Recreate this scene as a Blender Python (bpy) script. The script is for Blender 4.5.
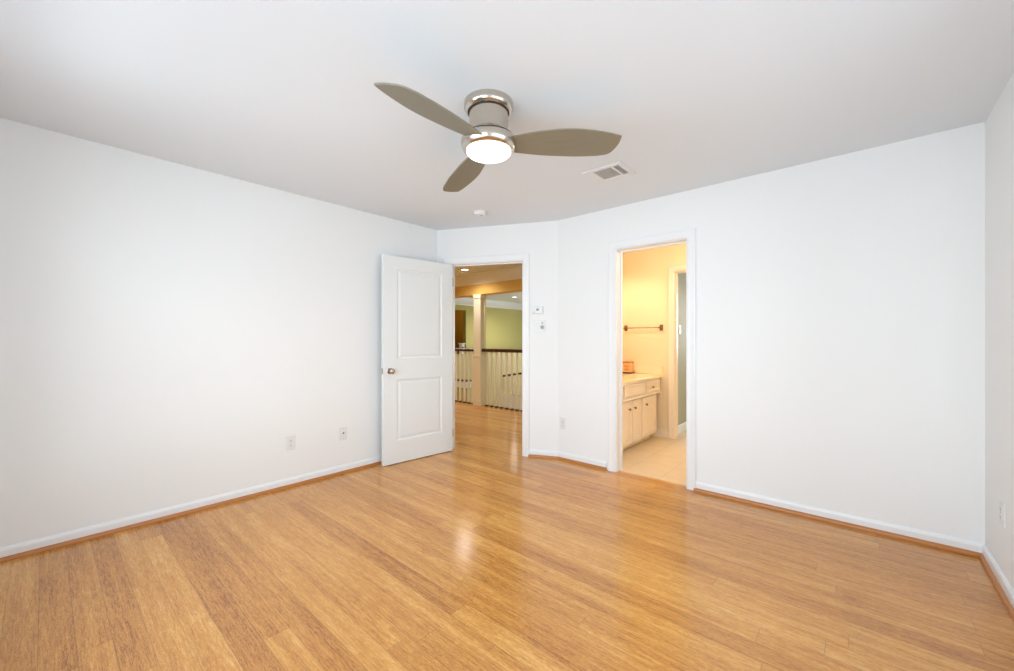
import bpy, bmesh, math, random
from mathutils import Vector, Matrix

for o in list(bpy.data.objects):
    bpy.data.objects.remove(o)
S = bpy.context.scene
COL = S.collection
R = math.radians

# ------------------------------------------------------------------ camera
YAW = R(41.111)
cam_d = bpy.data.cameras.new('camera')
cam_d.sensor_width = 36.0
cam_d.lens = 403.66 / 1014 * 36.0
cam_d.shift_y = 4.04 / 1014
cam_d.clip_start = 0.02
cam = bpy.data.objects.new('camera', cam_d)
cam.location = (0, 0, 1.22)
cam.rotation_euler = (R(90), 0, YAW)
COL.objects.link(cam)
S.camera = cam

# ------------------------------------------------------------------ colour management, world
S.view_settings.view_transform = 'Standard'
S.view_settings.look = 'None'
S.view_settings.gamma = 1.0
S.view_settings.use_curve_mapping = False
S.view_settings.exposure = 0.08
W = bpy.data.worlds.new('sky'); S.world = W; W.use_nodes = True
W.node_tree.nodes['Background'].inputs[0].default_value = (0.80, 0.90, 1.0, 1)
W.node_tree.nodes['Background'].inputs[1].default_value = 1.0

def area_light(name, loc, rot, sx, sy, power, col, spread=180):
    l = bpy.data.lights.new(name, 'AREA'); l.shape = 'RECTANGLE'; l.size = sx; l.size_y = sy
    l.energy = power; l.color = col; l.spread = R(spread)
    o = bpy.data.objects.new(name, l); o.location = loc; o.rotation_euler = rot; COL.objects.link(o); return o
def point_light(name, loc, power, col, rad):
    l = bpy.data.lights.new(name, 'POINT'); l.energy = power; l.color = col; l.shadow_soft_size = rad
    o = bpy.data.objects.new(name, l); o.location = loc; COL.objects.link(o); return o
def spot_light(name, loc, power, col, rad, ang, blend=0.5, rot=(0, 0, 0)):
    l = bpy.data.lights.new(name, 'SPOT'); l.energy = power; l.color = col; l.shadow_soft_size = rad
    l.spot_size = R(ang); l.spot_blend = blend
    o = bpy.data.objects.new(name, l); o.location = loc; o.rotation_euler = rot; COL.objects.link(o); return o

# daylight outside the two bedroom windows behind the camera and the stairwell window
DAY = (0.85, 0.93, 1.0)
area_light('daylight_rear', (-1.1, -2.3, 1.75), (R(76), 0, 0), 4.6, 2.6, 236, DAY)      # emits +Y
area_light('daylight_right', (2.9, 0.9, 1.9), (R(72), 0, R(90)), 4.4, 2.6, 120, DAY)  # emits -X
area_light('ground_bounce_rear', (-0.9, -2.2, 0.25), (R(112), 0, 0), 4.4, 1.6, 66, (0.84, 0.92, 1.0))
area_light('ground_bounce_right', (2.6, 0.9, 0.25), (R(112), 0, R(90)), 4.4, 1.6, 48, (0.84, 0.92, 1.0))
area_light('daylight_stairwell', (-5.3, 11.85, 0.9), (R(90), 0, R(180)), 2.4, 2.6, 150, (0.9, 0.97, 1.0))
area_light('daylight_beyond_bath', (-0.9, 8.25, 1.5), (R(90), 0, R(180)), 1.1, 1.2, 45, (0.8, 0.9, 1.0))

# ------------------------------------------------------------------ room constants
XL, YB, XR, YR = -3.558, 3.464, 0.531, -0.45
CH = 2.44
C1 = Vector((XL, 2.884)); C2 = Vector((-2.324, YB))
U = (C2 - C1).normalized(); N = Vector((-U.y, U.x)); MA = math.atan2(U.y, U.x); ML = (C2 - C1).length
T = 0.115
HX = -8.7      # far wall seen through the hall door
RY = 5.28      # railing line

# ------------------------------------------------------------------ materials
def new_mat(name):
    m = bpy.data.materials.new(name); m.use_nodes = True
    return m, m.node_tree.nodes, m.node_tree.links, m.node_tree.nodes['Principled BSDF']
def srgb(r, g, b):
    f = lambda c: (c / 255 / 12.92) if c / 255 <= 0.04045 else ((c / 255 + 0.055) / 1.055) ** 2.4
    return (f(r), f(g), f(b), 1)
def plain(name, col, rough=0.5, metal=0.0, bump=0.0, bscale=200, var=0.0, vscale=3, spec=0.5, aniso=0.0):
    m, n, l, b = new_mat(name)
    b.inputs['Base Color'].default_value = col
    b.inputs['Roughness'].default_value = rough
    b.inputs['Metallic'].default_value = metal
    b.inputs['Specular IOR Level'].default_value = spec
    tc = n.new('ShaderNodeTexCoord')
    if aniso: b.inputs['Anisotropic'].default_value = aniso
    if var:
        nz = n.new('ShaderNodeTexNoise'); nz.inputs['Scale'].default_value = vscale; nz.inputs['Detail'].default_value = 4
        l.new(tc.outputs['Object'], nz.inputs['Vector'])
        mr = n.new('ShaderNodeMapRange'); mr.inputs[3].default_value = 1 - var; mr.inputs[4].default_value = 1 + var
        l.new(nz.outputs['Fac'], mr.inputs[0])
        hs = n.new('ShaderNodeHueSaturation'); hs.inputs['Color'].default_value = col
        l.new(mr.outputs[0], hs.inputs['Value']); l.new(hs.outputs[0], b.inputs['Base Color'])
    if bump:
        nz = n.new('ShaderNodeTexNoise'); nz.inputs['Scale'].default_value = bscale; nz.inputs['Detail'].default_value = 3
        l.new(tc.outputs['Object'], nz.inputs['Vector'])
        bp = n.new('ShaderNodeBump'); bp.inputs['Strength'].default_value = bump; bp.inputs['Distance'].default_value = 0.002
        l.new(nz.outputs['Fac'], bp.inputs['Height']); l.new(bp.outputs[0], b.inputs['Normal'])
    return m
def emit(name, col, strength, base=(1, 1, 1, 1)):
    m, n, l, b = new_mat(name)
    b.inputs['Base Color'].default_value = base
    b.inputs['Emission Color'].default_value = col; b.inputs['Emission Strength'].default_value = strength
    b.inputs['Roughness'].default_value = 0.3
    return m

def wood_floor():
    m, n, l, b = new_mat('strand_bamboo_floor')
    tc = n.new('ShaderNodeTexCoord'); sp = n.new('ShaderNodeSeparateXYZ'); l.new(tc.outputs['Object'], sp.inputs[0])
    def M(op, a, c=None, clamp=False):
        k = n.new('ShaderNodeMath'); k.operation = op; k.use_clamp = clamp
        for i, v in enumerate((a, c)):
            if v is None: continue
            if isinstance(v, (int, float)): k.inputs[i].default_value = v
            else: l.new(v, k.inputs[i])
        return k.outputs[0]
    y = M('DIVIDE', M('SUBTRACT', sp.outputs[1], 0.083), 0.1)
    row = M('FLOOR', y); fy = M('FRACT', y)
    wn = n.new('ShaderNodeTexWhiteNoise'); wn.noise_dimensions = '1D'; l.new(row, wn.inputs['W'])
    xx = M('ADD', M('DIVIDE', sp.outputs[0], 1.83), M('MULTIPLY', wn.outputs['Value'], 7.3))
    col = M('FLOOR', xx); fx = M('FRACT', xx)
    cmb = n.new('ShaderNodeCombineXYZ'); l.new(row, cmb.inputs[0]); l.new(col, cmb.inputs[1])
    wn2 = n.new('ShaderNodeTexWhiteNoise'); wn2.noise_dimensions = '3D'; l.new(cmb.outputs[0], wn2.inputs['Vector'])
    # grain: long streaks along x, offset per plank
    def grain(sx, sy, det, off, rough=0.6):
        c2 = n.new('ShaderNodeCombineXYZ')
        l.new(M('MULTIPLY', M('ADD', sp.outputs[0], M('MULTIPLY', wn2.outputs['Value'], off)), sx), c2.inputs[0])
        l.new(M('MULTIPLY', sp.outputs[1], sy), c2.inputs[1])
        l.new(M('MULTIPLY', wn2.outputs['Value'], 13.0), c2.inputs[2])
        g = n.new('ShaderNodeTexNoise'); g.inputs['Scale'].default_value = 1; g.inputs['Detail'].default_value = det
        g.inputs['Roughness'].default_value = rough
        l.new(c2.outputs[0], g.inputs['Vector']); return g.outputs['Fac']
    g1 = grain(14.0, 150.0, 5, 17.0, 0.7)
    g2 = grain(1.3, 26.0, 3, 9.0)
    g3 = grain(60.0, 420.0, 3, 5.0, 0.75)
    big = n.new('ShaderNodeTexNoise'); big.inputs['Scale'].default_value = 0.9; big.inputs['Detail'].default_value = 2
    l.new(tc.outputs['Object'], big.inputs['Vector'])
    t = M('ADD', M('MULTIPLY', M('SUBTRACT', wn2.outputs['Value'], 0.5), 0.30),
          M('ADD', M('MULTIPLY', M('SUBTRACT', g1, 0.5), 1.3),
            M('ADD', M('MULTIPLY', M('SUBTRACT', g2, 0.5), 0.9), M('MULTIPLY', M('SUBTRACT', g3, 0.5), 1.4))))
    t = M('ADD', t, 0.5, True)
    ramp = n.new('ShaderNodeValToRGB'); e = ramp.color_ramp.elements
    e[0].position = 0.0; e[0].color = FL[0]
    e[1].position = 1.0; e[1].color = FL[3]
    k = e.new(0.36); k.color = FL[1]
    k = e.new(0.66); k.color = FL[2]
    l.new(t, ramp.inputs[0])
    # seams
    ey = M('MINIMUM', fy, M('SUBTRACT', 1.0, fy)); ex = M('MULTIPLY', M('MINIMUM', fx, M('SUBTRACT', 1.0, fx)), 18.3)
    d = M('MINIMUM', ey, ex)
    seam = n.new('ShaderNodeMapRange'); seam.inputs[1].default_value = 0.006; seam.inputs[2].default_value = 0.022
    seam.inputs[3].default_value = 0.70; seam.inputs[4].default_value = 1.0; l.new(d, seam.inputs[0])
    mx = n.new('ShaderNodeMix'); mx.data_type = 'RGBA'; mx.blend_type = 'MULTIPLY'; mx.inputs[0].default_value = 1
    l.new(ramp.outputs[0], mx.inputs[6]); l.new(seam.outputs[0], mx.inputs[7])
    l.new(mx.outputs[2], b.inputs['Base Color'])
    rr = n.new('ShaderNodeMapRange'); rr.inputs[3].default_value = 0.17; rr.inputs[4].default_value = 0.23
    l.new(g2, rr.inputs[0]); l.new(rr.outputs[0], b.inputs['Roughness'])
    b.inputs['Specular IOR Level'].default_value = 0.62
    bp = n.new('ShaderNodeBump'); bp.inputs['Strength'].default_value = 0.05; bp.inputs['Distance'].default_value = 0.0004
    hh = M('ADD', M('MULTIPLY', g1, 0.6), M('MULTIPLY', seam.outputs[0], 2.0))
    l.new(hh, bp.inputs['Height']); l.new(bp.outputs[0], b.inputs['Normal'])
    return m
FL = [srgb(138, 82, 36), srgb(194, 131, 64), srgb(217, 156, 80), srgb(236, 186, 112)]

def tile_floor():
    m, n, l, b = new_mat('tan_floor_tile')
    tc = n.new('ShaderNodeTexCoord')
    br = n.new('ShaderNodeTexBrick'); br.offset = 0.0; br.inputs['Scale'].default_value = 1.0
    br.inputs['Brick Width'].default_value = 0.33; br.inputs['Row Height'].default_value = 0.33
    br.inputs['Mortar Size'].default_value = 0.004; br.inputs['Mortar Smooth'].default_value = 0.3
    br.inputs['Color1'].default_value = srgb(226, 205, 170); br.inputs['Color2'].default_value = srgb(220, 197, 160)
    br.inputs['Mortar'].default_value = srgb(204, 182, 146)
    l.new(tc.outputs['Object'], br.inputs['Vector'])
    nz = n.new('ShaderNodeTexNoise'); nz.inputs['Scale'].default_value = 7; nz.inputs['Detail'].default_value = 5
    l.new(tc.outputs['Object'], nz.inputs['Vector'])
    mr = n.new('ShaderNodeMapRange'); mr.inputs[3].default_value = 0.9; mr.inputs[4].default_value = 1.08; l.new(nz.outputs['Fac'], mr.inputs[0])
    hs = n.new('ShaderNodeHueSaturation'); l.new(br.outputs['Color'], hs.inputs['Color']); l.new(mr.outputs[0], hs.inputs['Value'])
    l.new(hs.outputs[0], b.inputs['Base Color']); b.inputs['Roughness'].default_value = 0.42
    return m

def blade_mat():
    m, n, l, b = new_mat('taupe_silver_blade')
    tc = n.new('ShaderNodeTexCoord'); mp = n.new('ShaderNodeMapping'); mp.inputs['Scale'].default_value = (4, 160, 4)
    l.new(tc.outputs['Object'], mp.inputs[0])
    nz = n.new('ShaderNodeTexNoise'); nz.inputs['Scale'].default_value = 1; nz.inputs['Detail'].default_value = 3
    l.new(mp.outputs[0], nz.inputs['Vector'])
    rp = n.new('ShaderNodeValToRGB'); rp.color_ramp.elements[0].color = srgb(134, 129, 111); rp.color_ramp.elements[1].color = srgb(152, 146, 127)
    l.new(nz.outputs['Fac'], rp.inputs[0]); l.new(rp.outputs[0], b.inputs['Base Color'])
    b.inputs['Roughness'].default_value = 0.42; b.inputs['Metallic'].default_value = 0.35
    return m

MT = {}
MT['wall'] = plain('white_wall_paint', srgb(241, 243, 243), 0.65, bump=0.06, bscale=160, spec=0.3)
MT['ceiling'] = plain('white_ceiling_paint', srgb(233, 239, 244), 0.85, bump=0.08, bscale=220, spec=0.1)
MT['trim'] = plain('white_semigloss_trim', srgb(240, 242, 243), 0.32)
MT['door'] = plain('white_door_paint', srgb(236, 240, 240), 0.38)
MT['plastic'] = plain('white_plastic', srgb(232, 233, 233), 0.35)
MT['plastic_grey'] = plain('grey_plastic', srgb(170, 168, 162), 0.4)
MT['dark'] = plain('dark_slot', srgb(50, 48, 46), 0.6)
MT['display'] = plain('grey_display', srgb(110, 112, 108), 0.25)
MT['nickel'] = plain('brushed_nickel', srgb(205, 196, 184), 0.21, metal=1.0, aniso=0.0, var=0.03, vscale=30)
MT['nickel_dark'] = plain('shadow_gap_metal', srgb(52, 44, 38), 0.6)
MT['louvre'] = plain('light_grey_louvre', srgb(205, 205, 200), 0.5)
MT['knob'] = plain('satin_nickel_knob', srgb(188, 178, 165), 0.22, metal=1.0)
MT['bronze'] = plain('antique_brass', srgb(150, 112, 72), 0.35, metal=0.9)
MT['blade'] = blade_mat()
MT['shoe'] = plain('stained_oak_moulding', srgb(184, 118, 56), 0.35, var=0.08, vscale=12)
MT['floor'] = wood_floor()
MT['tile'] = tile_floor()
MT['green'] = plain('olive_green_paint', srgb(196, 188, 122), 0.7, spec=0.2, bump=0.05, bscale=160)
MT['pale'] = plain('pale_straw_paint', srgb(196, 180, 130), 0.6)
MT['gold'] = plain('golden_ochre', srgb(232, 192, 110), 0.7, spec=0.2, bump=0.05, bscale=160)  # even golden tone for the beam and south hall wall
MT['ochre'] = plain('deep_ochre_paint', srgb(160, 118, 36), 0.7, spec=0.2)
MT['bath'] = plain('cream_yellow_paint', srgb(241, 221, 186), 0.6, spec=0.3, bump=0.05, bscale=160)
MT['olive'] = plain('grey_olive_paint', srgb(176, 174, 150), 0.6)
MT['cream'] = plain('cream_white_paint', srgb(244, 238, 220), 0.4)
MT['mahogany'] = plain('dark_mahogany', srgb(62, 22, 14), 0.25, var=0.15, vscale=8)
MT['shoe_metal'] = plain('dark_bronze_shoe', srgb(90, 66, 34), 0.4, metal=0.4)
MT['cabinet'] = plain('cream_cabinet_paint', srgb(240, 226, 204), 0.35)
MT['counter'] = plain('cream_cultured_marble', srgb(244, 228, 190), 0.16, var=0.03, vscale=9)
MT['peach'] = plain('peach_card', srgb(240, 188, 130), 0.5, var=0.1, vscale=60)
MT['peach_dark'] = plain('brown_scrollwork', srgb(190, 122, 62), 0.5)
MT['box_bottom'] = plain('dark_brown', srgb(72, 40, 16), 0.4)
MT['lamp'] = emit('lit_frosted_glass', (1.0, 0.95, 0.87, 1), 1.12)
MT['downlight'] = emit('lit_recessed_lens', (1.0, 0.9, 0.72, 1), 6.0)
MT['shade'] = emit('lit_vanity_glass', (1.0, 0.86, 0.62, 1), 5.0)
def pane_mat():
    m, n, l, b = new_mat('clear_window_glass')
    n.remove(b); out = n['Material Output']
    tr = n.new('ShaderNodeBsdfTransparent'); gl = n.new('ShaderNodeBsdfGlossy'); gl.inputs['Roughness'].default_value = 0.02
    mx = n.new('ShaderNodeMixShader'); mx.inputs[0].default_value = 0.07
    l.new(tr.outputs[0], mx.inputs[1]); l.new(gl.outputs[0], mx.inputs[2]); l.new(mx.outputs[0], out.inputs[0]); return m
MT['glass'] = pane_mat()

# ------------------------------------------------------------------ mesh helpers
def tag(o, label=None, cat=None, group=None, kind=None):
    if label: o['label'] = label
    if cat: o['category'] = cat
    if group: o['group'] = group
    if kind: o['kind'] = kind
    return o
def empty(name, loc, rz=0):
    o = bpy.data.objects.new(name, None); o.empty_display_size = 0.05
    o.location = loc; o.rotation_euler = (0, 0, rz); COL.objects.link(o); return o

class MB:
    """collects shapes; pts are given in world space unless .frame is set"""
    def __init__(s, frame=None): s.bm = bmesh.new(); s.f = frame
    def _v(s, p):
        p = Vector(p)
        if s.f: p = s.f @ p
        return s.bm.verts.new(p)
    def prism(s, pts, z0, z1):
        a = [s._v((p[0], p[1], z0)) for p in pts]; b = [s._v((p[0], p[1], z1)) for p in pts]; k = len(pts)
        s.bm.faces.new(a[::-1]); s.bm.faces.new(b)
        for i in range(k): s.bm.faces.new((a[i], a[(i + 1) % k], b[(i + 1) % k], b[i]))
        return s
    def box(s, x0, x1, y0, y1, z0, z1): return s.prism([(x0, y0), (x1, y0), (x1, y1), (x0, y1)], z0, z1)
    def sweep(s, prof, path, closed=False):
        """prof: list of (offset_right, z); path: list of 2D points; mitred horizontally"""
        P = [Vector(p[:2]) for p in path]; k = len(P); rings = []
        for i in range(k):
            d0 = (P[i] - P[i - 1]).normalized() if (i > 0 or closed) else None
            d1 = (P[(i + 1) % k] - P[i]).normalized() if (i < k - 1 or closed) else None
            if d0 is None: d0 = d1
            if d1 is None: d1 = d0
            n0 = Vector((d0.y, -d0.x)); n1 = Vector((d1.y, -d1.x)); m = (n0 + n1).normalized(); m = m / max(0.2, m.dot(n0))
            rings.append([s._v((P[i].x + m.x * o, P[i].y + m.y * o, z)) for o, z in prof])
        q = len(prof)
        for i in range(k if closed else k - 1):
            a, b = rings[i], rings[(i + 1) % k]
            for j in range(q): s.bm.faces.new((a[j], a[(j + 1) % q], b[(j + 1) % q], b[j]))
        if not closed: s.bm.faces.new(rings[0]); s.bm.faces.new(rings[-1][::-1])
        return s
    def lathe(s, prof, c=(0, 0, 0), seg=48, axis='z', cap=True):
        """prof: (radius, height) list"""
        c = Vector(c); rings = []
        for r, h in prof:
            ring = []
            for i in range(seg):
                a = 2 * math.pi * i / seg; x, y = r * math.cos(a), r * math.sin(a)
                p = {'z': (x, y, h), 'y': (x, h, y), 'x': (h, x, y)}[axis]
                ring.append(s._v(c + Vector(p)))
            rings.append(ring)
        for a, b in zip(rings, rings[1:]):
            for i in range(seg): s.bm.faces.new((a[i], a[(i + 1) % seg], b[(i + 1) % seg], b[i]))
        if cap: s.bm.faces.new(rings[0][::-1]); s.bm.faces.new(rings[-1])
        return s
    def tube(s, p0, p1, r, seg=16, r1=None):
        p0, p1 = Vector(p0), Vector(p1); d = (p1 - p0).normalized()
        a = d.orthogonal().normalized(); b = d.cross(a); r1 = r if r1 is None else r1
        A = [s._v(p0 + (a * math.cos(t) + b * math.sin(t)) * r) for t in [2 * math.pi * i / seg for i in range(seg)]]
        B = [s._v(p1 + (a * math.cos(t) + b * math.sin(t)) * r1) for t in [2 * math.pi * i / seg for i in range(seg)]]
        s.bm.faces.new(A[::-1]); s.bm.faces.new(B)
        for i in range(seg): s.bm.faces.new((A[i], A[(i + 1) % seg], B[(i + 1) % seg], B[i]))
        return s
    def build(s, name, mat, parent=None, bevel=0.0, smooth=False, seg=2):
        bmesh.ops.recalc_face_normals(s.bm, faces=s.bm.faces)
        me = bpy.data.meshes.new(name); s.bm.to_mesh(me); s.bm.free()
        if parent is not None:
            off = Vector(parent.location) if parent.parent is None else Vector(parent.location) + Vector(parent.parent.location)
            if not (s.f == 'local' or getattr(s, 'local', False)): me.transform(Matrix.Translation(-off))
        me.materials.append(MT[mat] if isinstance(mat, str) else mat)
        o = bpy.data.objects.new(name, me); COL.objects.link(o)
        if parent is not None: o.parent = parent
        if smooth:
            me.polygons.foreach_set('use_smooth', [True] * len(me.polygons))
            try:
                me.set_sharp_from_angle(angle=R(35))
            except Exception: pass
        if bevel:
            bv = o.modifiers.new('bevel', 'BEVEL'); bv.width = bevel; bv.segments = seg; bv.limit_method = 'ANGLE'; bv.angle_limit = R(40)
        return o
def L():
    m = MB(); m.local = True; return m
def struct(name, mb, mat, bevel=0, **k):
    return tag(mb.build(name, mat, None, bevel, **k), kind='structure')
# frame of the angled wall: local x along the wall, y outward (towards the hall)
FM = Matrix.Translation((C1.x, C1.y, 0)) @ Matrix.Rotation(MA, 4, 'Z')
def um(u, off=0.0, z=0.0):
    p = C1 + U * u + N * off; return Vector((p.x, p.y, z))

# ------------------------------------------------------------------ floors
fl = MB()
fl.prism([(XL - 0.1, YR - 0.1), (XR + 0.1, YR - 0.1), (XR + 0.1, YB + 0.06), (-2.45, YB + 0.06), (-2.45, RY + 0.09), (HX, RY + 0.09), (HX, 2.8), (XL - 0.1, 2.8)], -0.25, 0)
struct('floor', fl, 'floor')
struct('floor_bathroom', MB().box(-2.45, 0.2, YB + 0.06, 8.3, -0.25, 0.0), 'tile')
struct('floor_lower', MB().box(HX, -2.45, RY + 0.09, 11.8, -2.95, -2.8), 'floor')
# ------------------------------------------------------------------ ceilings
struct('ceiling', MB().prism([(XL - T, YR - T), (XR + T, YR - T), (XR + T, YB + T), (-2.35, YB + T), um(0, T)[:2]], CH, CH + 0.12), 'ceiling')
struct('ceiling_hall', MB().prism([(HX - T, 2.8), (XL - T, 2.8), um(0, T)[:2], (-2.35, YB + T), (-2.35, 11.9), (HX - T, 11.9)], CH, CH + 0.12), 'ceiling')
struct('ceiling_bathroom', MB().box(-2.35, 0.3, YB + T, 8.4, CH, CH + 0.12), 'ceiling')
# ------------------------------------------------------------------ bedroom walls
tm = math.tan((math.pi / 2 - MA) / 2)          # mitre at left corner
outL = Vector((XL - T, C1.y + T * tm))
tb = math.tan(MA / 2)
outB = Vector((C2.x - T * tb, YB + T))
struct('wall_left', MB().prism([(XL, YR), (XL, C1.y), outL[:], (XL - T, YR)], 0, CH), 'wall')
DU0, DU1, DH = 0.150, 1.0, 2.06                # rough opening on the angled wall
w = MB()
w.prism([C1[:], um(DU0)[:2], um(DU0, T)[:2], outL[:]], 0, DH)
w.prism([um(DU1)[:2], C2[:], outB[:], um(DU1, T)[:2]], 0, DH)
w.prism([C1[:], C2[:], outB[:], outL[:]], DH, CH)
struct('wall_angled', w, 'wall')
BX0, BX1 = -1.70, -1.052
w = MB()
w.prism([C2[:], (BX0, YB), (BX0, YB + T), outB[:]], 0, DH)
w.box(BX1, XR + T, YB, YB + T, 0, DH)
w.prism([C2[:], (XR + T, YB), (XR + T, YB + T), outB[:]], DH, CH)
struct('wall_back', w, 'wall')
# right wall with a window beside the camera, rear wall with a wide window
def wall_with_window(name, axis, a0, a1, w0, w1, z0, z1, p0, p1):
    w = MB()
    def b(s0, s1, za, zb):
        if axis == 'x': w.box(s0, s1, p0, p1, za, zb)
        else: w.box(p0, p1, s0, s1, za, zb)
    b(a0, w0, 0, CH); b(w1, a1, 0, CH); b(w0, w1, 0, z0); b(w0, w1, z1, CH)
    return struct(name, w, 'wall')
wall_with_window('wall_right', 'y', YR - T, YB, -0.1, 2.3, 0.6, 2.1, XR, XR + T)
wall_with_window('wall_rear', 'x', XL - T, XR, -2.7, 0.35, 0.55, 2.15, YR - T, YR)
def window(n, axis, w0, w1, z0, z1, pc, inward):
    root = empty('window_%d' % n, ((w0 + w1) / 2, pc, z0) if axis == 'x' else (pc, (w0 + w1) / 2, z0)); root['kind'] = 'structure'
    def bx(mb, s0, s1, d0, d1, za, zb):
        if axis == 'x': mb.box(s0, s1, pc + d0, pc + d1, za, zb)
        else: mb.box(pc + d0, pc + d1, s0, s1, za, zb)
    f = MB(); t = 0.045; c = (w0 + w1) / 2; zm = (z0 + z1) / 2
    bx(f, w0, w0 + t, -.03, .03, z0, z1); bx(f, w1 - t, w1, -.03, .03, z0, z1); bx(f, w0 + t, w1 - t, -.03, .03, z0, z0 + t); bx(f, w0 + t, w1 - t, -.03, .03, z1 - t, z1)
    bx(f, c - .03, c + .03, -.025, .025, z0 + t, z1 - t); bx(f, w0 + t, c - .03, -.02, .02, zm - .02, zm + .02); bx(f, c + .03, w1 - t, -.02, .02, zm - .02, zm + .02)
    f.build('window_frame', 'trim', root)
    g = MB(); bx(g, w0 + t, w1 - t, -.002, .002, z0 + t, z1 - t); g.build('pane', 'glass', root)
    s = MB(); d0, d1 = sorted((inward * .03, inward * .10)); bx(s, w0 - .04, w1 + .04, d0, d1, z0 - .03, z0); s.build('window_sill', 'trim', root)
window(1, 'x', -2.7, 0.35, 0.55, 2.15, YR - 0.06, 1)
window(2, 'y', -0.1, 2.3, 0.6, 2.1, XR + 0.06, -1)

# ------------------------------------------------------------------ baseboards + oak shoe moulding
BBP = [(0, 0), (0.0, 0.075), (0.004, 0.075), (0.0095, 0.066), (0.0125, 0.058), (0.0125, 0)]
SHP = [(0.0125, 0), (0.0125, 0.024), (0.019, 0.0225), (0.026, 0.016), (0.029, 0.008), (0.029, 0)]
def flip(prof): return [(o, z) for o, z in prof]
def base(name, path, trim):
    struct('baseboard_' + name, MB().sweep(BBP, path), 'trim')
    struct(trim, MB().sweep(SHP, path), 'shoe')
# path direction so that "right of travel" is into the room
base('left', [(XL, YR), (XL, C1.y), um(0.10)[:2]], 'trim_1')
base('back_left', [um(1.052)[:2], C2[:], (-1.778, YB)], 'trim_2')
base('right', [(-1.006, YB), (XR, YB), (XR, YR)], 'trim_3')
base('rear', [(XR, YR), (XL, YR)], 'trim_4')

# ------------------------------------------------------------------ door casings and jambs
CP = [(0.0, 0.0), (0.0, 0.011), (0.008, 0.016), (0.02, 0.0135), (0.045, 0.016), (0.056, 0.019), (0.066, 0.019), (0.070, 0.015), (0.070, 0.0)]
def casing(frame, x0, x1, h, side=-1):
    """mitred casing around opening; frame local x along wall, y out of plane; side -1 = room side at y<0"""
    mb = MB(frame)
    corners = [((x0, 0), (-1, 0)), ((x0, h), (-1, 1)), ((x1, h), (1, 1)), ((x1, 0), (1, 0))]
    rings = []
    for (x, z), (dx, dz) in corners:
        rings.append([mb._v((x + dx * o, side * d if side < 0 else T + d, z + dz * o)) for o, d in CP])
    q = len(CP)
    for a, b in zip(rings, rings[1:]):
        for j in range(q): mb.bm.faces.new((a[j], a[(j + 1) % q], b[(j + 1) % q], b[j]))
    mb.bm.faces.new(rings[0]); mb.bm.faces.new(rings[-1])
    return mb
def jamb(frame, x0, x1, h, rx0, rx1, rh, stop):
    mb = MB(frame)
    mb.box(rx0, x0, -0.001, T + 0.001, 0, h); mb.box(x1, rx1, -0.001, T + 0.001, 0, h); mb.box(rx0, rx1, -0.001, T + 0.001, h, rh)
    a, b = stop
    mb.box(x0, x0 + .011, a, b, 0, h); mb.box(x1 - .011, x1, a, b, 0, h); mb.box(x0 + .011, x1 - .011, a, b, h - .011, h)
    return mb
J0, J1, JH = 0.168, 0.984, 2.045
struct('trim_5', casing(FM, J0 - .005, J1 + .005, JH + .005), 'trim', smooth=True)
struct('trim_6', casing(FM, J0 - .005, J1 + .005, JH + .005, 1), 'trim', smooth=True)
struct('trim_7', jamb(FM, J0, J1, JH, DU0, DU1, DH, (0.04, 0.075)), 'trim')
FB = Matrix.Translation((0, YB, 0))
K0, K1 = -1.683, -1.069
struct('trim_8', casing(FB, K0 - .006, K1 + .006, JH + .004), 'trim', smooth=True)
struct('trim_9', casing(FB, K0 - .006, K1 + .006, JH + .004, 1), 'trim', smooth=True)
struct('trim_10', jamb(FB, K0, K1, JH, BX0, BX1, DH, (0.075, 0.10)), 'trim')

# ------------------------------------------------------------------ bedroom door, swung open
HP = Vector((-3.357, 2.939)); DD = (Vector((-3.43, 2.125)) - HP).normalized()
root = empty('door_1', (HP.x, HP.y, 0)); root['kind'] = 'structure'
root.rotation_euler = (0, 0, 0)
DW, D0, D1, DT = 0.812, 0.008, 2.036, 0.035
nx = Vector((-DD.y, DD.x))                      # towards the room (+x)
FD = Matrix(((DD.x, nx.x, 0, HP.x), (DD.y, nx.y, 0, HP.y), (0, 0, 1, 0), (0, 0, 0, 1)))   # x: hinge->latch, y: out of visible face
mb = MB(FD)
PAN = [(0.138, 0.668, 1.030, 1.915), (0.138, 0.668, 0.228, 0.826)]
RG = [(0, 0), (0.006, -0.005), (0.014, -0.0075), (0.022, -0.0075), (0.040, -0.003), (0.044, -0.0025)]
def leaf_face(y, sgn):
    xs = [0, PAN[0][0], PAN[0][1], DW]; zs = [D0, PAN[1][2], PAN[1][3], PAN[0][2], PAN[0][3], D1]
    for i in range(3):
        for j in range(5):
            if i == 1 and j in (1, 3): continue
            mb.bm.faces.new([mb._v(p) for p in ((xs[i], y, zs[j]), (xs[i + 1], y, zs[j]), (xs[i + 1], y, zs[j + 1]), (xs[i], y, zs[j + 1]))])
    for x0, x1, z0, z1 in PAN:
        pr = None
        for o, d in RG:
            r = [mb._v(p) for p in ((x0 + o, y + sgn * d, z0 + o), (x1 - o, y + sgn * d, z0 + o), (x1 - o, y + sgn * d, z1 - o), (x0 + o, y + sgn * d, z1 - o))]
            if pr:
                for k in range(4): mb.bm.faces.new((pr[k], pr[(k + 1) % 4], r[(k + 1) % 4], r[k]))
            pr = r
        mb.bm.faces.new(pr)
leaf_face(0, 1); leaf_face(-DT, -1)
for a, b in (((0, D0), (DW, D0)), ((DW, D0), (DW, D1)), ((DW, D1), (0, D1)), ((0, D1), (0, D0))):
    mb.bm.faces.new([mb._v(p) for p in ((a[0], 0, a[1]), (b[0], 0, b[1]), (b[0], -DT, b[1]), (a[0], -DT, a[1]))])
bmesh.ops.remove_doubles(mb.bm, verts=mb.bm.verts, dist=1e-5)
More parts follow.
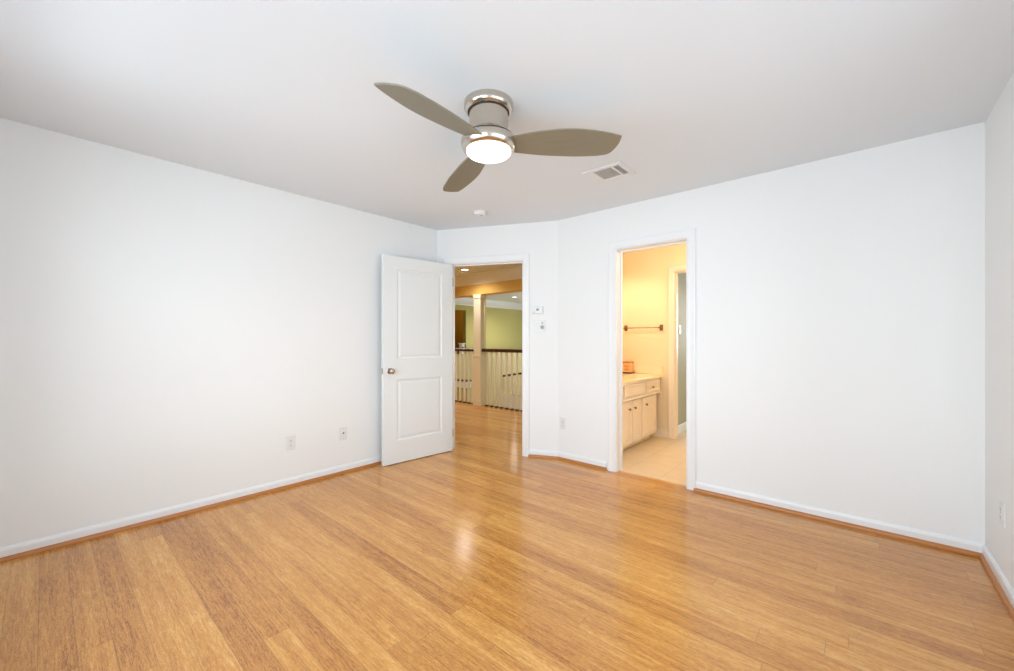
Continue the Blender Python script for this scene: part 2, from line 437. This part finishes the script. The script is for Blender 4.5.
mb.build('door_leaf', 'door', root)
KX, KZ = 0.742, 0.915
for sgn, y0 in ((1, 0.0), (-1, -DT)):
    k = MB(FD); k.lathe([(0.031, 0), (0.031, sgn * .004), (0.027, sgn * .008), (0.012, sgn * .010), (0.011, sgn * .026), (0.018, sgn * .031), (0.0262, sgn * .040), (0.0275, sgn * .048), (0.024, sgn * .056), (0.014, sgn * .061), (0.004, sgn * .062)], (KX, y0, KZ), 32, 'y')
    tag(k.build('door_knob', 'knob', root, smooth=True), 'satin nickel round door knob')
tag(MB(FD).box(DW - .001, DW + .0015, -0.030, -0.006, KZ - .028, KZ + .028).build('latch_plate', 'knob', root), 'small nickel latch plate on the door edge')
for z in (0.20, 1.05, 1.85):
    MB(FD).tube((-0.008, -0.006, z - .045), (-0.008, -0.006, z + .045), 0.006, 12).build('hinge', 'knob', root, smooth=True)

# ------------------------------------------------------------------ electrical plates (local: plate in XZ, facing -Y)
def plate(mb, w, h, t=0.006, cx=0, cz=0):
    a = [(cx - w / 2, cz - h / 2), (cx + w / 2, cz - h / 2), (cx + w / 2, cz + h / 2), (cx - w / 2, cz + h / 2)]
    b = 0.004; prev = None
    for i, (ins, d) in enumerate(((0, 0), (0, -t * .5), (b, -t))):
        r = [mb._v((x - ins * (1 if x > cx else -1), d, z - ins * (1 if z > cz else -1))) for x, z in a]
        if prev:
            for k in range(4): mb.bm.faces.new((prev[k], prev[(k + 1) % 4], r[(k + 1) % 4], r[k]))
        else: mb.bm.faces.new(r)
        prev = r
    mb.bm.faces.new(prev); return mb
def make_outlet(loc, rz, label, group='duplex wall outlets'):
    root = empty('wall_outlet', loc, rz); tag(root, label, 'outlet', group)
    plate(L(), 0.072, 0.117).build('cover_plate', 'plastic', root)
    for z in (0.0195, -0.0195):
        r = L(); r.box(-.0165, .0165, -.0085, -.005, z - .0145, z + .0145); rc = r.build('socket', 'plastic', root, bevel=0.003)
        s = L()
        s.box(-.0085, -.0060, -.0089, -.0082, z - .002, z + .007); s.box(.0060, .0080, -.0089, -.0082, z - .001, z + .006)
        s.tube((0, -.0089, z - .008), (0, -.0082, z - .008), .0027, 10)
        s.build('slots', 'dark', rc)
    L().lathe([(.003, -.0055), (.003, -.0075), (.001, -.0078)], (0, 0, 0), 12, 'y').build('screw', 'plastic_grey', root)
    return root
make_outlet((XL, 1.344, 0.362), R(90), 'white duplex outlet low on the left wall, farther from the open door')
make_outlet((-2.266, YB, 0.368), 0, 'white duplex outlet low on the wall between the two doorways')
make_outlet((XR, 3.09, 0.369), R(-90), 'white duplex outlet on the right hand wall near the picture edge')
root = empty('cable_outlet', (XL, 1.796, 0.361), R(90)); tag(root, 'small white cable jack plate on the left wall beside the open door', 'outlet')
plate(L(), 0.070, 0.115).build('cover_plate', 'plastic', root)
L().lathe([(.008, -.005), (.008, -.009), (.0045, -.009), (.0045, -.017), (.001, -.017)], (0, 0, 0.004), 16, 'y').build('jack', 'bronze', root)
L().lathe([(.003, -.0055), (.003, -.0075), (.001, -.0078)], (0, 0, 0.042), 12, 'y').build('screw', 'plastic_grey', root)
L().lathe([(.003, -.0055), (.003, -.0075), (.001, -.0078)], (0, 0, -0.042), 12, 'y').build('screw', 'plastic_grey', root)

p = um(1.152, 0, 1.525)
root = empty('thermostat', p, MA); tag(root, 'small white wall thermostat above the switch plate beside the doorway', 'thermostat')
L().box(-.060, .060, -.006, 0, -.042, .042).build('back_plate', 'plastic', root, bevel=.002)
L().box(-.054, .054, -.026, -.006, -.036, .036).build('housing', 'plastic', root, bevel=.005)
L().box(-.013, .013, -.0272, -.0255, -.006, .016).build('display', 'display', root)
L().box(.030, .046, -.0275, -.0255, -.018, .018).build('button', 'plastic', root, bevel=.001)
L().box(-.048, -.030, -.0272, -.0255, -.024, -.018).build('button', 'plastic_grey', root)

p = um(1.168, 0, 1.360)
root = empty('switch_plate', p, MA); tag(root, 'white two gang wall plate with rocker switch and round grey fan dial', 'switch')
plate(L(), 0.130, 0.125).build('cover_plate', 'plastic', root)
L().box(-.048, -.016, -.0105, -.005, -.033, .033).build('rocker_switch', 'plastic', root, bevel=.002)
L().lathe([(.019, -.005), (.019, -.018), (.016, -.020), (.001, -.020)], (.030, 0, -.012), 28, 'y').build('dial', 'plastic_grey', root, smooth=True)
L().box(.023, .037, -.010, -.005, .022, .042).build('toggle', 'plastic_grey', root, bevel=.001)

# ------------------------------------------------------------------ ceiling fan
FC = Vector((-1.446, 1.513, CH))
root = empty('ceiling_fan', FC); tag(root, 'flush mounted brushed nickel ceiling fan with three taupe blades and lit bowl', 'ceiling fan')
f = L(); f.lathe([(.118, 0), (.127, 0), (.1275, -.010), (.127, -.026), (.122, -.038), (.113, -.046), (.108, -.047), (.108, -.040), (.02, -.040)], seg=64)
f.build('canopy', 'nickel', root, smooth=True)
f = L(); f.lathe([(.1055, -.040), (.1055, -.050), (.100, -.050), (.100, -.040)], seg=64, cap=False); f.build('trim_ring', 'nickel_dark', root, smooth=True)
f = L(); f.lathe([(.02, -.042), (.1005, -.042), (.1002, -.080), (.1002, -.130), (.1015, -.144), (.105, -.155), (.112, -.165), (.121, -.1715), (.130, -.1745), (.130, -.176), (.02, -.176)], seg=64)
f.build('motor_housing', 'nickel', root, smooth=True)
f = L(); f.lathe([(.02, -.175), (.124, -.175), (.124, -.184), (.02, -.184)], seg=64); f.build('shadow_gap', 'nickel_dark', root)
f = L(); f.lathe([(.02, -.183), (.134, -.183), (.1385, -.186), (.1425, -.195), (.1437, -.206), (.1425, -.219), (.138, -.231), (.131, -.241), (.1235, -.246), (.1185, -.246), (.1185, -.238), (.02, -.238)], seg=64)
f.build('light_kit_housing', 'nickel', root, smooth=True)
f = L(); f.lathe([(.02, -.236), (.1165, -.238), (.1165, -.249), (.114, -.257), (.106, -.264), (.090, -.270), (.062, -.274), (.03, -.2765), (.004, -.277)], seg=64)
tag(f.build('glass_bowl', 'lamp', root, smooth=True), 'glowing frosted white glass bowl')
UP = [(.11, .028), (.155, .032), (.25, .037), (.375, .034), (.47, .018), (.56, -.012), (.625, -.040), (.664, -.062)]
LO = [(.664, -.062), (.652, -.105), (.628, -.145), (.598, -.174), (.550, -.180), (.50, -.176), (.42, -.165), (.34, -.148), (.25, -.126), (.15, -.094), (.11, -.080)]
def cr(pts, k=6):
    out = []
    for i in range(len(pts) - 1):
        p0 = Vector(pts[max(i - 1, 0)]); p1 = Vector(pts[i]); p2 = Vector(pts[i + 1]); p3 = Vector(pts[min(i + 2, len(pts) - 1)])
        for j in range(k):
            t = j / k
            out.append(0.5 * ((2 * p1) + (p2 - p0) * t + (2 * p0 - 5 * p1 + 4 * p2 - p3) * t * t + (3 * p1 - p0 - 3 * p2 + p3) * t ** 3))
    out.append(Vector(pts[-1])); return out
outline = cr(UP) + cr(LO)[1:]
TH = R(14.65)
bb = L()
ring = []
for zt in (0.0035, -0.0035):
    ring.append([bb._v((q.x, -q.y, zt)) for q in outline])
bb.bm.faces.new(ring[0]); bb.bm.faces.new(ring[1][::-1])
for i in range(len(outline)):
    j = (i + 1) % len(outline); bb.bm.faces.new((ring[0][i], ring[1][i], ring[1][j], ring[0][j]))
blade = bb.build('fan_blade', 'blade', root)
blades = [blade] + [blade.copy() for _ in range(2)]
for b_, ph in zip(blades, (26.3, -93.7, 146.3)):
    if b_ is not blade: COL.objects.link(b_); b_.parent = root
    # local y is left of travel; right side (-y) sits higher
    b_.rotation_euler = (Matrix.Rotation(R(ph), 3, 'Z') @ Matrix.Rotation(-TH, 3, 'X')).to_euler()
    b_.location = (0, 0, 2.234 - CH)

# ------------------------------------------------------------------ ceiling vent and smoke detector
VX0, VX1, VY0, VY1 = -1.530, -1.232, 2.585, 2.845
root = empty('ceiling_vent', ((VX0 + VX1) / 2, (VY0 + VY1) / 2, CH)); tag(root, 'white rectangular ceiling air register with grey louvres and one dark end', 'air vent')
f = MB(); z0, z1 = CH - .010, CH
ix0, ix1, iy0, iy1 = -1.456, -1.262, 2.617, 2.797
f.box(VX0, ix0, VY0, VY1, z0, z1); f.box(ix1, VX1, VY0, VY1, z0, z1); f.box(ix0, ix1, VY0, iy0, z0, z1); f.box(ix0, ix1, iy1, VY1, z0, z1)
f.box(-1.318, -1.302, iy0, iy1, z0 - .001, z1)
f.build('frame', 'plastic', root, bevel=.003)
MB().box(ix0, ix1, iy0, iy1, CH - .0015, CH - .0005).build('duct_opening', 'dark', root)
k = 9
for i in range(k):
    yy = iy0 + (i + .5) * (iy1 - iy0) / k
    m = MB(); c = Vector((0, yy, CH - .0065)); h = .0135
    a = R(24)
    pts = [(-h * math.cos(a), -h * math.sin(a) * .4), (h * math.cos(a), h * math.sin(a) * .4)]
    v = []
    for x in (ix0, -1.318):
        for (dy, dz) in pts: v.append(m._v((x, yy + dy, CH - .006 + dz)))
        for (dy, dz) in pts[::-1]: v.append(m._v((x, yy + dy, CH - .0072 + dz)))
    A, B_ = v[:4], v[4:]
    m.bm.faces.new(A); m.bm.faces.new(B_[::-1])
    for q in range(4): m.bm.faces.new((A[q], A[(q + 1) % 4], B_[(q + 1) % 4], B_[q]))
    m.build('louvre', 'louvre', root)
for i in range(4):
    xx = -1.302 + (i + .5) * (.040) / 4
    MB().box(xx - .0012, xx + .0012, iy0, iy1, CH - .009, CH - .003).build('louvre', 'louvre', root)

root = empty('smoke_detector', (-2.735, 2.74, CH)); tag(root, 'round white smoke detector on the ceiling before the corner', 'smoke detector')
L().lathe([(.02, 0), (.066, 0), (.066, -.008), (.02, -.008)], seg=40).build('mounting_base', 'plastic', root, smooth=True)
L().lathe([(.02, -.007), (.060, -.007), (.060, -.022), (.054, -.032), (.040, -.037), (.004, -.038)], seg=40).build('detector_body', 'plastic', root, smooth=True)
L().lathe([(.010, -.036), (.010, -.0395), (.001, -.0395)], (.022, 0, 0), 16).build('test_button', 'plastic_grey', root)

# ------------------------------------------------------------------ hall shell and stairwell
struct('wall_hall_south', MB().box(HX - T, XL - T + .02, 2.70, 2.815, 0, CH), 'gold')
# far wall with an open doorway to an ochre room
FD0, FD1, FDH = 7.35, 8.12, 2.075
w = MB(); w.box(HX - T, HX, 2.7, FD0, -2.8, CH); w.box(HX - T, HX, FD1, 11.8, -2.8, CH); w.box(HX - T, HX, FD0, FD1, FDH, CH); w.box(HX - T, HX, FD0, FD1, -2.8, 0)
struct('wall_hall_far', w, 'green')
w = MB(); w.box(HX - 1.6, HX - T, 6.7, 6.8, 0, 2.3); w.box(HX - 1.6, HX - T, 9.0, 9.1, 0, 2.3); w.box(HX - 1.7, HX - 1.6, 6.7, 9.1, 0, 2.3); w.box(HX - 1.7, HX - T, 6.7, 9.1, 2.3, 2.4); w.box(HX - 1.7, HX - T, 6.7, 9.1, -.1, 0)
struct('wall_far_room', w, 'ochre')
point_light('far_room_bulb', (HX - .9, 8.2, 2.0), 9, (1.0, .85, .5), .08)
struct('trim_11', MB().box(HX, HX + .015, FD1, FD1 + .085, 0, FDH + .085).box(HX, HX + .015, FD0 - .085, FD0, 0, FDH + .085).box(HX, HX + .015, FD0, FD1, FDH, FDH + .085), 'green')
struct('wall_hall_right', MB().box(-2.565, -2.45, 3.50, 11.8, -2.8, CH), 'green')
w = MB()
w.box(HX, -6.5, 11.7, 11.8, -2.8, CH); w.box(-4.1, -2.565, 11.7, 11.8, -2.8, CH); w.box(-6.5, -4.1, 11.7, 11.8, -2.8, -0.4); w.box(-6.5, -4.1, 11.7, 11.8, 2.2, CH)
struct('wall_stairwell_end', w, 'green')
window(3, 'x', -6.5, -4.1, -0.4, 2.2, 11.75, -1)
# header beam with a crown moulding over the railing
struct('trim_12', MB().box(HX, -2.565, RY, RY + .20, 2.055, CH), 'gold')
CR = [(0, 2.243), (0.008, 2.243), (0.012, 2.262), (0.030, 2.275), (0.060, 2.310), (0.090, 2.365), (0.112, 2.395), (0.118, 2.412), (0.134, 2.418), (0.134, CH), (0, CH)]
struct('trim_13', MB().sweep(CR, [(HX, RY), (-2.565, RY)]), 'trim', smooth=True)
CR2 = [(0, 2.225), (0.008, 2.225), (0.012, 2.245), (0.030, 2.26), (0.060, 2.30), (0.090, 2.36), (0.112, 2.395), (0.118, 2.412), (0.134, 2.418), (0.134, CH), (0, CH)]
struct('trim_14', MB().sweep(CR2, [(HX, RY + .20), (HX, 11.7), (-2.565, 11.7)]), 'trim', smooth=True)
struct('trim_15', MB().box(HX, -2.565, RY + .09, RY + .115, -.28, .004), 'shoe')
struct('wall_stairwell_near', MB().box(HX, -2.565, RY, RY + .088, -2.8, -.25), 'green')

# square column with recessed side panels, standing on the railing line
CX0, CX1, CY0, CY1 = -5.425, -5.25, RY - .01, RY + .14
root = empty('column', ((CX0 + CX1) / 2, (CY0 + CY1) / 2, 0)); tag(root, 'square cream post rising from the railing to the golden beam', 'column')
m = MB(); t = .034; d = .012
m.box(CX0 + d, CX1 - d, CY0 + d, CY1 - d, .0, 2.055)
for (xa, ya) in ((CX0, CY0), (CX1 - t, CY0), (CX0, CY1 - t), (CX1 - t, CY1 - t)): m.box(xa, xa + t, ya, ya + t, .92, 2.0)
m.build('shaft', 'cream', root)
m = MB(); m.box(CX0 + t, CX1 - t, CY0, CY0 + d, .92, 2.0); m.build('front_panel', 'cream', root)
m = MB(); m.box(CX0 - .006, CX1 + .006, CY0 - .006, CY1 + .006, 0, .90); m.box(CX0 - .014, CX1 + .014, CY0 - .014, CY1 + .014, .90, .925); m.box(CX0 - .014, CX1 + .014, CY0 - .014, CY1 + .014, 0, .10)
m.build('pedestal', 'cream', root, bevel=.003)
m = MB(); m.box(CX0 - .012, CX1 + .012, CY0 - .012, CY1 + .012, 1.985, 2.055); m.build('capital', 'cream', root, bevel=.004)

# balustrade
root = empty('railing', (-5.1, RY + .05, 0)); tag(root, 'white baluster railing with dark mahogany handrail along the hall floor', 'railing')
HR = [(-.030, .995), (-.032, 1.012), (-.030, 1.035), (-.018, 1.050), (0, 1.054), (.018, 1.050), (.030, 1.035), (.032, 1.012), (.030, .995)]
yc = RY + .05
MB().sweep(HR, [(HX, yc), (CX0, yc)]).build('handrail', 'mahogany', root, smooth=True)
MB().sweep(HR, [(CX1, yc), (-2.565, yc)]).build('handrail', 'mahogany', root, smooth=True)
xs = [-5.14 + .12 * i for i in range(21)] + [-5.50 - .12 * i for i in range(24)]
b0 = s0 = None
for x in xs:
    if b0 is None:
        m = MB(); q = .0165
        m.box(x - q, x + q, yc - q, yc + q, 0, .30); m.box(x - q * .82, x + q * .82, yc - q * .82, yc + q * .82, .30, .996)
        b0 = m.build('baluster', 'cream', root, bevel=.002); bx = x
        m = MB(); m.box(x - .027, x + .027, yc - .027, yc + .027, 0, .012); m.box(x - .022, x + .022, yc - .022, yc + .022, .012, .026)
        s0 = m.build('baluster_shoe', 'shoe_metal', b0)
        # child coordinates: shift back since b0 has no own offset
        s0.location = (0, 0, 0)
    else:
        b = b0.copy(); COL.objects.link(b); b.parent = root; b.location = (x - bx, 0, 0)
        s = s0.copy(); COL.objects.link(s); s.parent = b

# stair flights beyond the railing
def stair_rail(label, x0, z0, x1, z1, y, skirt, name='stair_railing'):
    root = empty(name, (x0, y, min(z0, z1) - .8)); tag(root, label, 'railing')
    m = MB(); prof = [(-.025, 0), (-.025, .04), (.025, .04), (.025, 0)]
    A = [m._v((x0, y + a, z0 + b)) for a, b in prof]; B = [m._v((x1, y + a, z1 + b)) for a, b in prof]
    m.bm.faces.new(A); m.bm.faces.new(B[::-1])
    for q in range(4): m.bm.faces.new((A[q], A[(q + 1) % 4], B[(q + 1) % 4], B[q]))
    m.build('handrail', 'mahogany', root, bevel=.006)
    k = int(abs(x1 - x0) / .13)
    for i in range(k):
        t = (i + .5) / k; x = x0 + (x1 - x0) * t; z = z0 + (z1 - z0) * t
        MB().box(x - .016, x + .016, y - .016, y + .016, z - .42, z + .002).build('baluster', 'cream', root)
    m = MB(); A = [m._v(p) for p in ((x0, y - .02, z0 - .42), (x1, y - .02, z1 - .42), (x1, y - .02, z1 - .42 - skirt), (x0, y - .02, z0 - .42 - skirt))]
    B = [m._v(p) for p in ((x0, y + .02, z0 - .42), (x1, y + .02, z1 - .42), (x1, y + .02, z1 - .42 - skirt), (x0, y + .02, z0 - .42 - skirt))]
    m.bm.faces.new(A); m.bm.faces.new(B[::-1])
    for q in range(4): m.bm.faces.new((A[q], A[(q + 1) % 4], B[(q + 1) % 4], B[q]))
    m.build('skirt_board', 'trim', root)
    return root
stair_rail('sloping stair railing seen between the hall balusters right of the cream post', -5.935, .392, -3.2, .842, 6.6, .5)
struct('floor_landing', MB().box(HX, -7.056, 6.6, 6.78, .215, .245), 'mahogany')
struct('trim_18', MB().box(HX, -7.06, 6.61, 6.77, .06, .215), 'trim')
struct('wall_landing', MB().box(HX, -7.10, 6.66, 6.75, -2.8, .06), 'pale')
struct('wall_hall_low', MB().box(-8.1, -8.0, RY + .2, 11.7, -2.8, .83), 'pale')
root = empty('newel_post', (-8.05, 7.38, .83)); tag(root, 'short white newel post on the half wall across the stairwell', 'post')
MB().box(-8.10, -8.0, 7.33, 7.43, .83, 1.09).build('post', 'trim', root, bevel=.004)
MB().box(-8.12, -7.98, 7.31, 7.45, 1.09, 1.125).build('cap', 'trim', root, bevel=.006)
MB().box(-8.075, -7.985, 7.345, 7.385, .98, 1.03).build('rail_end', 'mahogany', root, bevel=.004)

# recessed downlights; the last two are added out of view for the hall
def downlight(loc, label, power):
    root = empty('recessed_light', loc); tag(root, label, 'ceiling light')
    L().lathe([(.062, 0), (.085, 0), (.085, -.004), (.062, -.008)], seg=32, cap=False).build('trim_ring', 'plastic', root)
    L().lathe([(.001, -.002), (.063, -.002), (.063, -.005), (.001, -.005)], seg=32).build('lens', 'downlight', root)
    spot_light('downlight_beam', (loc[0], loc[1], loc[2] - .03), power, (1.0, .94, .84), .06, 158, .8)
downlight((-5.177, 4.814, CH), 'round lit recessed light in the hall ceiling just inside the doorway', 36)
downlight((-7.45, 8.864, CH), 'round lit recessed light in the far stairwell ceiling', 110)
downlight((-3.05, 4.4, CH), 'added out-of-view hall fill light behind the wall between the doorways', 48)  # added hidden lamp, brightens the hall without reflecting through the doorway
downlight((-7.3, 4.4, CH), 'added out-of-view hall fill light behind the open bedroom door', 120)  # second added lamp, kept out of view to lift the hall light

# ------------------------------------------------------------------ bathroom
BY = 5.078
struct('wall_bath_side', MB().box(-2.45, -2.43, YB + T, BY, 0, CH), 'bath')
Q0, Q1 = -1.702, -1.05
w = MB(); w.box(-2.45, Q0 - .015, BY, BY + T, 0, CH); w.box(Q1 + .015, .2, BY, BY + T, 0, CH); w.box(Q0 - .015, Q1 + .015, BY, BY + T, DH, CH)
struct('wall_bath_far', w, 'bath')
struct('wall_bath_right', MB().box(.1, .2, YB + T, 8.3, 0, CH), 'bath')
struct('wall_bath_near', MB().box(-2.43, BX0, YB + T, YB + T + .004, 0, DH).box(BX1, .1, YB + T, YB + T + .004, 0, DH).box(-2.43, .1, YB + T, YB + T + .004, DH, CH), 'bath')
struct('wall_closet_left', MB().box(-1.88, -1.78, BY + T, 8.3, 0, CH), 'olive')
struct('wall_closet_end', MB().box(-1.78, -1.5, 8.2, 8.3, 0, CH).box(-.3, .1, 8.2, 8.3, 0, CH).box(-1.5, -.3, 8.2, 8.3, 0, .9).box(-1.5, -.3, 8.2, 8.3, 2.1, CH), 'olive')
window(4, 'x', -1.5, -.3, .9, 2.1, 8.25, -1)
FQ = Matrix.Translation((0, BY, 0))
struct('trim_16', casing(FQ, Q0 - .005, Q1 + .005, JH + .005), 'cabinet', smooth=True)
struct('trim_17', jamb(FQ, Q0, Q1, JH, Q0 - .015, Q1 + .015, DH, (0.03, 0.06)), 'cabinet')
struct('baseboard_bath', MB().sweep([(0, 0), (0, .10), (.005, .10), (.012, .088), (.012, 0)], [(-2.43, BY), (-1.779, BY)]), 'cabinet')
struct('baseboard_closet', MB().sweep([(0, 0), (0, .10), (.005, .10), (.012, .088), (.012, 0)], [(-1.78, BY + T), (-1.78, 8.2)]), 'trim')

root = empty('strike_plate', (Q0, BY + .045, .95)); tag(root, 'small brass strike plate on the inner bathroom door jamb', 'strike plate')
L().box(0, .0025, -.012, .012, -.028, .028).build('plate', 'bronze', root); L().box(.0024, .003, -.006, .006, -.012, .012).build('latch_hole', 'dark', root)

root = empty('light_switch', (-1.78, 5.50, 1.35), R(90)); tag(root, 'white light switch on the wall beyond the inner bathroom doorway', 'switch')
plate(L(), 0.072, 0.117).build('cover_plate', 'plastic', root)
L().box(-.005, .005, -.014, -.005, -.006, .012).build('toggle', 'plastic', root)

# vanity cabinet, front at x = -1.88, running along y
VF = -1.885; V0, V1 = 3.60, 5.076
root = empty('vanity_cabinet', (-2.15, (V0 + V1) / 2, 0)); tag(root, 'cream painted bathroom vanity cabinet with small brass knobs', 'cabinet')
m = MB(); m.box(-2.428, VF - .005, V0, 4.945, .07, .745); m.build('cabinet_body', 'cabinet', root)
MB().box(-2.428, VF - .07, V0, 4.94, 0, .07).build('toe_kick', 'cabinet', root)
m = MB(); m.box(VF - .005, VF + .018, V0, 5.03, .575, .745); m.build('drawer_apron', 'cabinet', root)
m = MB(); m.prism([(VF + .018, V0), (VF + .032, V0), (VF + .032, 5.03), (VF + .018, 5.03)], .560, .582); m.build('apron_moulding', 'cabinet', root, bevel=.006)
def panel_x(y0, y1, z0, z1, x, name, rt, inset=.032):
    m = MB(); xf = x + .016
    ring = None
    m2 = [(0, 0), (inset, 0), (inset + .004, -.006), (inset + .02, -.006)]
    prev = None
    for o, dpt in m2:
        r = [m._v((xf + dpt, yy, zz)) for yy, zz in ((y0 + o, z0 + o), (y1 - o, z0 + o), (y1 - o, z1 - o), (y0 + o, z1 - o))]
        if prev:
            for k in range(4): m.bm.faces.new((prev[k], prev[(k + 1) % 4], r[(k + 1) % 4], r[k]))
        prev = r
        if ring is None: ring = r
    m.bm.faces.new(prev)
    back = [m._v((x, yy, zz)) for yy, zz in ((y0, z0), (y1, z0), (y1, z1), (y0, z1))]
    for k in range(4): m.bm.faces.new((ring[k], back[k], back[(k + 1) % 4], ring[(k + 1) % 4]))
    m.bm.faces.new(back)
    return m.build(name, 'cabinet', rt)
def knob_x(parent, x, y, z):
    m = MB(); m.lathe([(.005, 0), (.005, .012), (.013, .017), (.015, .023), (.011, .029), (.002, .030)], (x, y, z), 20, 'x')
    tag(m.build('knob', 'bronze', parent, smooth=True), 'small brass knob')
for (a, b, ky) in ((3.90, 4.228, 4.135), (4.240, 4.478, 4.275), (4.500, 4.935, 4.59)):
    dr = panel_x(a, b, .095, .550, VF - .004, 'cabinet_door', root, .045); knob_x(dr, VF + .012, ky, .468)
dr = panel_x(4.0, 4.54, .605, .725, VF + .018, 'false_drawer', root, .02)
dr = panel_x(4.575, 4.99, .605, .725, VF + .018, 'drawer', root, .02); knob_x(dr, VF + .034, 4.725, .66)

root = empty('countertop', (-2.14, (V0 + V1) / 2, .747)); tag(root, 'cream vanity countertop with a low backsplash', 'countertop')
m = MB(); m.box(-2.428, -1.848, V0, V1, .747, .782); m.build('slab', 'counter', root, bevel=.008, seg=3)
m = MB(); m.box(-2.428, -1.852, V1 - .018, V1, .783, .885); m.build('side_splash', 'counter', root, bevel=.004)
m = MB(); m.box(-2.428, -2.410, V0, V1 - .018, .783, .885); m.build('backsplash', 'counter', root, bevel=.004)

bxc = Vector((-2.262, 4.99, .784))
root = empty('tissue_box', bxc); tag(root, 'small peach box with brown scrollwork and dark bottom edge on the counter', 'box')
L().box(-.058, .058, -.058, .058, 0, .016).build('base', 'box_bottom', root, bevel=.003)  # dark brown slab along the bottom of the box
L().box(-.050, .050, -.050, .050, .014, .136).build('box_body', 'peach', root, bevel=.004)
L().box(-.055, .055, -.055, .055, .136, .148).build('lid', 'peach_dark', root, bevel=.003)
m = L()
for zz in (.05, .09):
    m.lathe([(.016, -.0495), (.016, -.0525), (.009, -.0525), (.009, -.0495)], (0, 0, zz), 20, 'y', cap=False)
    for sx in (-1, 1): m.lathe([(.010, -.0495), (.010, -.052), (.005, -.052), (.005, -.0495)], (sx * .028, 0, zz), 16, 'y', cap=False)
m.build('scrollwork', 'peach_dark', root)

# towel bar
root = empty('towel_bar', (-2.10, BY, 1.37)); tag(root, 'thin brass towel bar between two square brackets on the cream wall', 'towel bar')
for x in (-2.333, -1.865):
    m = MB(); m.box(x - .022, x + .022, BY - .008, BY, 1.370 - .038, 1.370 + .038); m.box(x - .012, x + .012, BY - .055, BY - .008, 1.358, 1.382)
    m.build('bracket', 'bronze', root, bevel=.003)
MB().tube((-2.333, BY - .045, 1.370), (-1.865, BY - .045, 1.370), .0055, 14).build('bar', 'bronze', root, smooth=True)

# vanity light over the (unseen) mirror
root = empty('vanity_light', (-2.43, 4.3, 2.26)); tag(root, 'brass vanity light with three glass shades above the counter', 'wall light')
L().box(0, .025, -.30, .30, -.05, .05).build('back_plate', 'bronze', root, bevel=.006)
for yy in (-.22, 0, .22):
    a = L(); a.tube((.02, yy, 0), (.11, yy, 0), .008, 12); a.tube((.11, yy, .01), (.11, yy, -.04), .02, 16); a.build('arm', 'bronze', root, smooth=True)
    g = L(); g.lathe([(.022, -.03), (.030, -.05), (.045, -.09), (.058, -.125), (.055, -.125), (.042, -.09), (.026, -.05), (.018, -.03)], (.11, yy, 0), 24, cap=False); g.build('glass_shade', 'shade', root, smooth=True)
for yy in (4.08, 4.30, 4.52):
    spot_light('vanity_bulb', (-2.32, yy, 2.15), 8.5, (1.0, .79, .60), .05, 168, .3)
point_light('bath_fill_light', (-0.7, 4.3, 2.2), 28, (1.0, .81, .60), .10)  # added fill lamp that brightens the bathroom, no fixture
